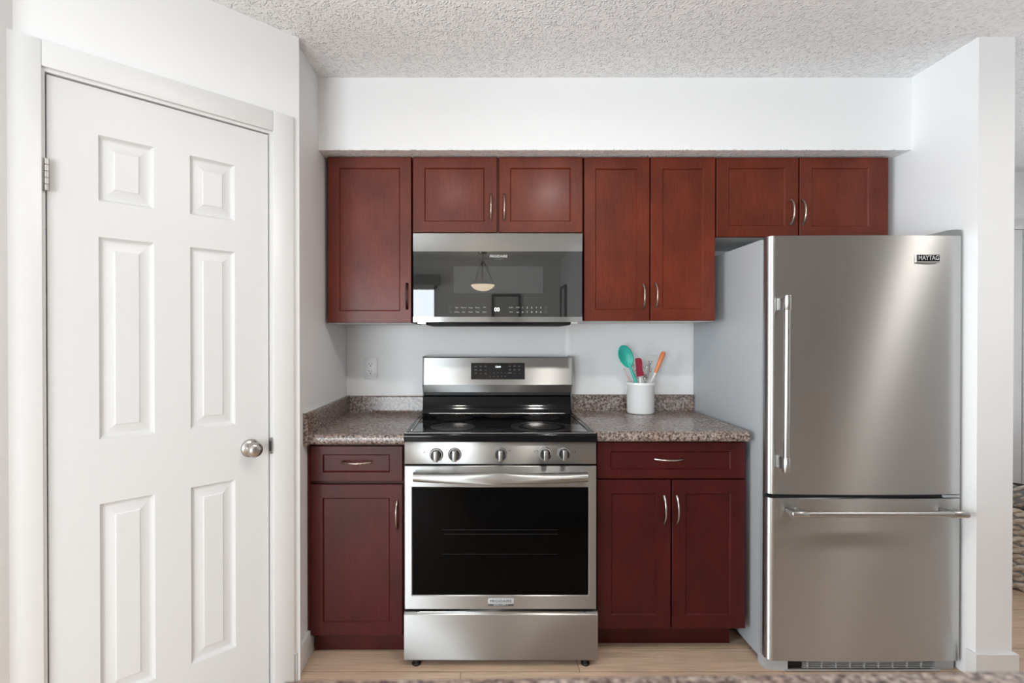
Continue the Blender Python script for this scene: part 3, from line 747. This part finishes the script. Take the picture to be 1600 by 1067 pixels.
MB().box(FX0+0.02, FX1-0.06, 2.035, 2.068, zf1+0.0005, zt0-0.0005).build('door_gap', 'black', fg)
MB().box(FX1-0.066, FX1-0.004, 2.026, 2.068, zf1+0.002, zt0-0.004, 0.001).build('centre_hinge', 'light_plastic', fg)
# hinge cover on top
hx0, hx1, hz0, hz1 = rect(1456, 358.5, 1504, 367, 2.03); hx1 = 1.847
n = 14
pr = [(hx0+(hx1-hx0)*i/n, zt1+0.001+(hz1-hz0+0.003)*math.sin(min(1, i/n*1.25)*PI/2)**0.9) for i in range(n+1)] + [(hx1, zt1+0.001)]
MB().prism(pr, 2.03, 2.13, 'y').build('hinge_cover', 'hinge_grey', fg)
# handles
YH = 1.962
def bar(p0, p1, r, rc, capL, parent, mats=('handle_steel', 'steel')):
    p0 = Vector(p0); p1 = Vector(p1); d = (p1-p0).normalized()
    o = MB().tube([p0+d*capL*0.9, p1-d*capL*0.9], r, 20).build('handle', 'handle_steel', parent)
    for a_, s_ in ((p0, 1), (p1, -1)):
        q = [a_+d*s_*v for v in (0, 0.0015, 0.003, capL-0.002, capL)]
        MB().tube(q, [rc*0.85, rc*0.97, rc, rc, rc*0.9], 20).build('handle_end_cap', 'handle_steel', o)
    for a_, s_ in ((p0, 1), (p1, -1)):
        c_ = a_+d*s_*capL*0.55
        hx_ = 0.007 if abs(d.z) > 0.5 else capL*0.42; hz_ = capL*0.42 if abs(d.z) > 0.5 else 0.007
        MB().box(c_.x-hx_, c_.x+hx_, c_.y, YG+0.002, c_.z-hz_, c_.z+hz_, 0.002).build('handle_bracket', 'steel', o)
X, z1 = px(1230, 461, YH); _, z0 = px(1230, 738, YH)
bar((X, YH, z1), (X-0.002, YH, z0), 0.0112, 0.0138, 0.056, fd)
X0, Z = px(1236, 803.5, YH); X1, _ = px(1512, 803.5, YH)
bar((X0, YH, Z), (X1, YH, Z), 0.0115, 0.0138, 0.062, ff)
# badge
bx0, bx1, bz0, bz1 = rect(1430.5, 398, 1466.5, 410, YG-0.003)
xm = (bx0+bx1)/2
b = MB().prism([(bx0, bz0), (xm, bz0-0.0035), (bx1, bz0), (bx1, bz1), (bx0, bz1)], YG-0.0075, YG+0.002, 'y')
bo = b.build('badge', 'chrome', fd)
MB().box(bx0+0.004, bx1-0.001, YG-0.0088, YG-0.007, bz0+0.004, bz1-0.0008).build('badge_face', 'black_gloss', bo)
text('MAYTAG', 0.0245, xm+0.0015, YG-0.0090, (bz0+bz1)/2+0.0015, 'print', bo, 'badge_lettering', sx=0.80, bold=0.0004)
# base grille and feet
a_, b2, c_, d_ = rect(1262, 1037, 1440, 1047, 2.036)
b = MB().box(FX0+0.06, FX1-0.06, 2.046, 2.055, 0.006, 0.047, mi=1)
for k in range(4):
    b.box(a_-0.02, b2+0.05, 2.036, 2.042, 0.012+k*0.0085, 0.0150+k*0.0085)
for k in range(9):
    x = a_+(b2-a_)*k/8; b.box(x-0.0015, x+0.0015, 2.0355, 2.044, 0.010, 0.045)
b.box(FX0+0.07, FX1-0.07, 2.030, 2.036, 0.003, 0.007)
b.build('base_grille', ['light_plastic', 'black'], fg)
MB().prism([(FX0+0.002, 2.10), (FX0+0.002, 2.05), (FX0+0.085, 2.035), (FX0+0.085, 2.10)], 0.0, 0.046, 'z').build('foot_cover', 'light_plastic', fg)
MB().prism([(FX1-0.115, 2.10), (FX1-0.085, 2.040), (FX1-0.004, 2.05), (FX1-0.004, 2.10)], 0.0, 0.046, 'z').build('foot_cover', 'light_plastic', fg)
MB().box(FX0+0.03, FX0+0.09, 2.60, 2.66, 0, 0.03).build('foot', 'black', fg)
MB().box(FX1-0.14, FX1-0.08, 2.60, 2.66, 0, 0.03).build('foot', 'black', fg)

# ------------------------------------------------------------------ wall outlets
def outlet(cx_, cy_, label):
    X, Z = px(cx_, cy_, YW)
    t = thing('wall_outlet', (X, YW, Z), label, 'outlet', 'white duplex outlets on the back wall')
    p = MB().box(X-0.035, X+0.035, YW-0.006, YW-0.0005, Z-0.0575, Z+0.0575, 0.003).build('cover_plate', 'ivory', t)
    for s_ in (1, -1):
        zc = Z+s_*0.0195
        pts = [(0.0172*math.cos(a), 0.0172*math.sin(a)) for a in [2*PI*i/28 for i in range(28)]]
        pts = [(X+x, zc+max(-0.0138, min(0.0138, z))) for x, z in pts]
        r_ = MB().prism(pts, YW-0.0085, YW-0.0055, 'y').build('socket', 'ivory', p)
        b = MB().box(X-0.0078, X-0.0052, YW-0.0090, YW-0.008, zc-0.001, zc+0.0085).box(X+0.0052, X+0.0078, YW-0.0090, YW-0.008, zc+0.0005, zc+0.0075)
        b.lathe([(0, -0.0005), (0.0032, -0.0005), (0.0032, 0.001)], (X, YW-0.0085, zc-0.0075), 'y', 12)
        b.build('socket_slot', 'slot', r_)
outlet(579.5, 575, 'white duplex outlet on the wall above the left countertop')
outlet(1015.5, 572, 'white duplex outlet half hidden behind the utensils in the crock')

# ------------------------------------------------------------------ crock and utensils
CXK, CYK = 0.792, 2.640; z0 = ZR+0.0005
prof = [(0, 0), (0.060, 0), (0.0655, 0.003), (0.0675, 0.010), (0.0675, 0.138), (0.0705, 0.142), (0.0715, 0.150), (0.0700, 0.156), (0.0660, 0.157), (0.0625, 0.152), (0.0615, 0.142), (0.0615, 0.016), (0.056, 0.011), (0, 0.011)]
ckk = MB().lathe(prof, (CXK, CYK, z0), 'z', 56).build('utensil_crock', 'ceramic', angle=50)
tag(ckk, 'white glazed ceramic crock holding cooking utensils on the right countertop', 'crock')
ZB = z0+0.0165
GU = 'cooking utensils standing in the white crock'
def pt(x, y, Y): X, Z = px(x, y, Y); return Vector((X, Y, Z))
def spoon():
    a = pt(994, 597, 2.615); hd = pt(978.5, 557, 2.615)
    d = (hd-a).normalized(); bot = a - d*((a.z-ZB)/d.z); bot.y = 2.630
    t = thing('serving_spoon', bot, 'teal silicone serving spoon with large oval bowl standing in the crock', 'spoon', GU)
    neck = hd-d*0.052
    ang = math.atan2(d.x, d.z)
    # bowl: oval shell, concave towards the room
    b = MB(); nu, nv = 10, 32; L, W = 0.060, 0.037; th = 0.003
    Rm = Matrix.Translation(hd) @ Matrix.Rotation(ang, 4, 'Y')
    def shell(off, sc_):
        rows = []
        for i in range(1, nu+1):
            r = i/nu; row = []
            for k in range(nv):
                an = 2*PI*k/nv; zz = math.sin(an); taper = 1-0.16*max(0, -zz)
                row.append(b.bm.verts.new(Rm @ Vector((W*sc_*r*math.cos(an)*taper, off+0.016*(1-r**2), L*sc_*r*zz))))
            rows.append(row)
        c = b.bm.verts.new(Rm @ Vector((0, off+0.016, 0)))
        for k in range(nv): b.bm.faces.new((c, rows[0][k], rows[0][(k+1) % nv]))
        for A, B in zip(rows, rows[1:]):
            for k in range(nv): b.bm.faces.new((A[k], A[(k+1) % nv], B[(k+1) % nv], B[k]))
        return rows[-1]
    A = shell(0, 0.90); B = shell(0.004, 1.0)
    for k in range(nv): b.bm.faces.new((A[k], B[k], B[(k+1) % nv], A[(k+1) % nv]))
    b.build('spoon_bowl', 'teal', t, angle=60)
    MB().tube([bot, a, neck+Vector((0, 0.003, 0)), hd-d*0.036+Vector((0, 0.009, 0))], [0.0075, 0.0085, 0.0072, 0.005], 12, sx=0.9).build('spoon_handle', 'teal', t)
spoon()
def spatula():
    a = pt(1001.5, 597, 2.595); top = pt(998.0, 559.5, 2.595); base = pt(1001.2, 588, 2.595)
    bot = Vector((0.770, 2.602, ZB))
    t = thing('spatula', bot, 'dark red silicone spatula with narrow blade standing in the crock', 'spatula', GU)
    prof = [pt(995, 588.5, 2.595), pt(1005.5, 587, 2.595), pt(1006.0, 584, 2.595), pt(1003.8, 578, 2.595), pt(1003.0, 565, 2.595), pt(1001.5, 560.5, 2.595), pt(999.0, 559, 2.595), pt(993.5, 559.5, 2.595), pt(992.8, 561.5, 2.595), pt(994, 575, 2.595)]
    MB().prism([(p.x, p.z) for p in prof], 2.590, 2.600, 'y').build('spatula_blade', 'red', t)
    MB().tube([bot, pt(1001, 600, 2.600), pt(1000.3, 589, 2.596)], 0.0065, 12).build('spatula_handle', 'whitep', t, label='white handle')
spatula()
def orange_tool():
    bot = Vector((0.775, 2.655, ZB)); top = pt(1037.5, 549.5, 2.640)
    t = thing('turner', bot, 'utensil with orange grip and white neck leaning right out of the crock', 'utensil', GU)
    a = pt(1017.0, 597, 2.640); m = pt(1024.2, 582.5, 2.640)
    MB().tube([bot, a, m], [0.006, 0.006, 0.0065], 12).build('utensil_neck', 'whitep', t, label='white neck')
    q = [m+(top-m)*v for v in (0, 0.06, 0.25, 0.5, 0.75, 0.92, 0.98, 1.0)]
    MB().tube(q, [0.006, 0.0088, 0.0092, 0.0105, 0.0122, 0.0115, 0.0085, 0.003], 16).build('utensil_grip', 'orange', t, label='orange grip')
orange_tool()
def slotted():
    bot = Vector((0.770, 2.672, ZB)); 
    t = thing('slotted_turner', bot, 'pale speckled slotted turner behind the red spatula in the crock', 'utensil', GU)
    pr = [pt(984, 572, 2.685), pt(988, 568, 2.685), pt(995, 569, 2.685), pt(999, 576, 2.685), pt(1000, 592, 2.685), pt(989, 592, 2.685)]
    MB().prism([(p.x, p.z) for p in pr], 2.684, 2.688, 'y').build('turner_blade', 'speck', t)
    MB().tube([bot, pt(995, 600, 2.685), pt(995, 590, 2.685)], 0.005, 10).build('turner_handle', 'whitep', t)
slotted()
def whisk():
    bot = Vector((0.812, 2.656, ZB)); t = thing('whisk', bot, 'small steel wire whisk behind the utensils in the crock', 'whisk', GU)
    a = pt(1009, 593, 2.674); top = pt(1013, 568, 2.690)
    MB().tube([bot, a], 0.006, 12).build('whisk_handle', 'chrome', t)
    b = MB(); ax = (top-a)
    for k in range(4):
        an = PI*k/4; side = Vector((math.cos(an), math.sin(an)*0.6, 0))
        pts = []
        for i in range(17):
            u = i/16; s_ = math.sin(PI*u); w_ = math.cos(PI*u)*0.020*(0.35+0.65*s_)
            pts.append(a+ax*(s_**0.8)+side*w_)
        b.tube(pts, 0.0009, 6)
    b.build('whisk_wires', 'chrome', t)
whisk()
def peeler():
    bot = Vector((0.838, 2.625, ZB)); t = thing('vegetable_peeler', bot, 'grey steel tool with short blade at the front rim of the crock', 'utensil', GU)
    a = pt(1008.5, 597, 2.60)
    MB().tube([bot, a, pt(1007.5, 590, 2.60)], [0.0055, 0.0055, 0.005], 12).build('peeler_handle', 'chrome', t)
    q = [pt(1004.5, 590, 2.60), pt(1006, 585, 2.60), pt(1010, 584, 2.60), pt(1011.5, 590, 2.60), pt(1008, 594, 2.60)]
    MB().prism([(p.x, p.z) for p in q], 2.598, 2.602, 'y').build('peeler_blade', 'nickel', t)
    return t
peeler()
def stick():
    bot = Vector((0.752, 2.606, ZB)); top = pt(974.5, 575.5, 2.655); t = thing('tongs', bot, 'thin pale pink handled utensil leaning left beneath the teal spoon', 'utensil', GU)
    a = pt(984.5, 597, 2.645)
    MB().tube([bot+Vector((0.0, 0, 0)), a], 0.0035, 8).build('utensil_shaft', 'chrome', t)
    MB().tube([a, a+(top-a)*0.5, top], [0.0035, 0.004, 0.003], 8).build('utensil_grip', 'pinkp', t)
stick()

# ------------------------------------------------------------------ woven basket in the hall
bt = thing('woven_basket', (2.99, 2.86, 0), 'round woven seagrass basket with dark rim on the hall floor', 'basket')
b = MB(); BR = 0.315; HB = 0.43
rows = 9
for k in range(rows):
    z = 0.024+k*HB/rows; n = 90; r = BR*(0.94+0.06*k/rows)
    for s_ in (0, 1):
        pts = []
        for i in range(n):
            a = 2*PI*i/n
            rr = r+0.009*math.cos(16*a+PI*s_+1.3*k); zz = z+0.013*math.sin(16*a+PI*s_+1.3*k)
            pts.append((2.99+rr*math.cos(a), 2.86+rr*math.sin(a), zz))
        b.tube(pts, 0.0125, 8, close=True)
b.build('basket_weave', 'weave', bt)
MB().lathe([(0, 0.004), (BR*0.93, 0.004), (BR*0.955, 0.02), (BR*0.985, HB-0.01), (BR*0.96, HB-0.01), (BR*0.93, 0.02), (0, 0.012)], (2.99, 2.86, 0), 'z', 48).build('basket_liner', 'liner', bt)
MB().tube([(2.99+BR*math.cos(2*PI*i/60), 2.86+BR*math.sin(2*PI*i/60), HB-0.004) for i in range(60)], 0.008, 8, close=True).build('basket_rim', 'black', bt, label='dark rim')

# ------------------------------------------------------------------ lamps and things seen as reflections
def downlight(x, y, z, r, power, col):
    l = bpy.data.lights.new('bulb', 'AREA'); l.shape = 'DISK'; l.size = 2*r; l.energy = power; l.color = col
    o = bpy.data.objects.new('bulb', l); COL.objects.link(o); o.location = (x, y, z)
t = thing('ceiling_lamp', (0.13, 1.0, ZC), 'lit two-light ceiling fixture with a nickel bar over the kitchen floor', 'lamp')
MB().box(-0.28, 0.54, 0.965, 1.035, ZC-0.02, ZC, 0.004).build('lamp_base', 'nickel', t)
for x in (-0.21, 0.47):
    MB().lathe([(0.020, -0.02), (0.050, -0.035), (0.052, -0.085), (0.040, -0.095), (0, -0.098)], (x, 1.0, ZC), 'z', 32).build('lamp_shade', 'lampglass', t)
    downlight(x, 1.0, ZC-0.101, 0.05, 7.5 if x > 0 else 2.5, (1.0, 0.95, 0.90))
t = thing('ceiling_lamp', (2.66, 1.18, ZC), 'lit dome ceiling lamp at the mouth of the hall', 'lamp')
MB().lathe([(0, 0), (0.12, 0), (0.125, -0.012), (0.11, -0.022), (0, -0.022)], (2.66, 1.18, ZC), 'z', 40).build('lamp_base', 'nickel', t)
MB().lathe([(0.108, -0.022), (0.106, -0.045), (0.088, -0.068), (0.05, -0.084), (0, -0.090)], (2.66, 1.18, ZC), 'z', 40).build('lamp_shade', 'lampglass', t)
downlight(2.66, 1.18, ZC-0.093, 0.09, 4.6, (1.0, 0.96, 0.92))
PXX, PY = -0.005, -2.25
pd = thing('pendant_lamp', (PXX, PY, ZC), 'lit alabaster bowl pendant hanging on three rods, reflected in the microwave door', 'lamp')
MB().lathe([(0, 0), (0.06, 0), (0.055, -0.02), (0, -0.03)], (PXX, PY, ZC), 'z', 28).tube([(PXX, PY, ZC-0.02), (PXX, PY, ZC-0.12)], 0.007, 8).lathe([(0, -0.13), (0.022, -0.128), (0.024, -0.118), (0, -0.112)], (PXX, PY, ZC), 'z', 20).build('canopy', 'bronze', pd)
b = MB(); zr = 2.01
for k in range(3):
    a = 2*PI*k/3+0.3
    b.tube([(PXX+0.015*math.cos(a), PY+0.015*math.sin(a), ZC-0.125), (PXX+0.15*math.cos(a), PY+0.15*math.sin(a), zr)], 0.0065, 8)
b.tube([(PXX, PY, ZC-0.125), (PXX, PY, zr-0.02)], 0.005, 8)
b.build('rod', plain('dark_bronze', (0.07, 0.045, 0.03), 0.4), pd)
MB().lathe([(0.155, 0.0), (0.172, 0.0), (0.174, -0.012), (0.16, -0.014)], (PXX, PY, zr), 'z', 40).build('rim', 'bronze', pd)
MB().lathe([(0.16, -0.008), (0.145, -0.035), (0.115, -0.062), (0.07, -0.082), (0.02, -0.092), (0, -0.093)], (PXX, PY, zr), 'z', 40).build('lamp_shade', 'alabaster', pd)
MB().box(-2.66, -0.62, YR+0.001, YR+0.09, 2.06, 2.20, 0.006).build('roller_blind', 'hinge_grey')
tag(bpy.data.objects['roller_blind'], 'grey roller blind cassette above the patio window, reflected in the microwave door', 'blind')
def picture(x0, x1, z0, z1, plane, side, label):
    if side == 'rear':
        t = thing('picture', ((x0+x1)/2, plane, z0), label, 'picture', 'black framed pictures behind the camera')
        f = 0.035
        b = MB().box(x0, x1, plane, plane+0.03, z0, z0+f).box(x0, x1, plane, plane+0.03, z1-f, z1).box(x0, x0+f, plane, plane+0.03, z0+f, z1-f).box(x1-f, x1, plane, plane+0.03, z0+f, z1-f)
        b.build('picture_frame', 'black', t); MB().box(x0+f, x1-f, plane+0.001, plane+0.01, z0+f, z1-f).build('picture_print', 'artpaper', t)
    else:
        t = thing('picture', (plane, (x0+x1)/2, z0), label, 'picture', 'black framed pictures behind the camera')
        f = 0.03
        b = MB().box(plane-0.03, plane, x0, x1, z0, z0+f).box(plane-0.03, plane, x0, x1, z1-f, z1).box(plane-0.03, plane, x0, x0+f, z0+f, z1-f).box(plane-0.03, plane, x1-f, x1, z0+f, z1-f)
        b.build('picture_frame', 'black', t); MB().box(plane-0.01, plane-0.001, x0+f, x1-f, z0+f, z1-f).build('picture_print', 'artpaper', t)
picture(0.12, 0.54, 1.0, 1.93, YR, 'rear', 'black framed picture on the rear wall, reflected in the microwave door')
picture(-2.80, -2.36, 0.95, 2.02, 1.12, 'side', 'black framed picture on the alcove side wall behind the camera')
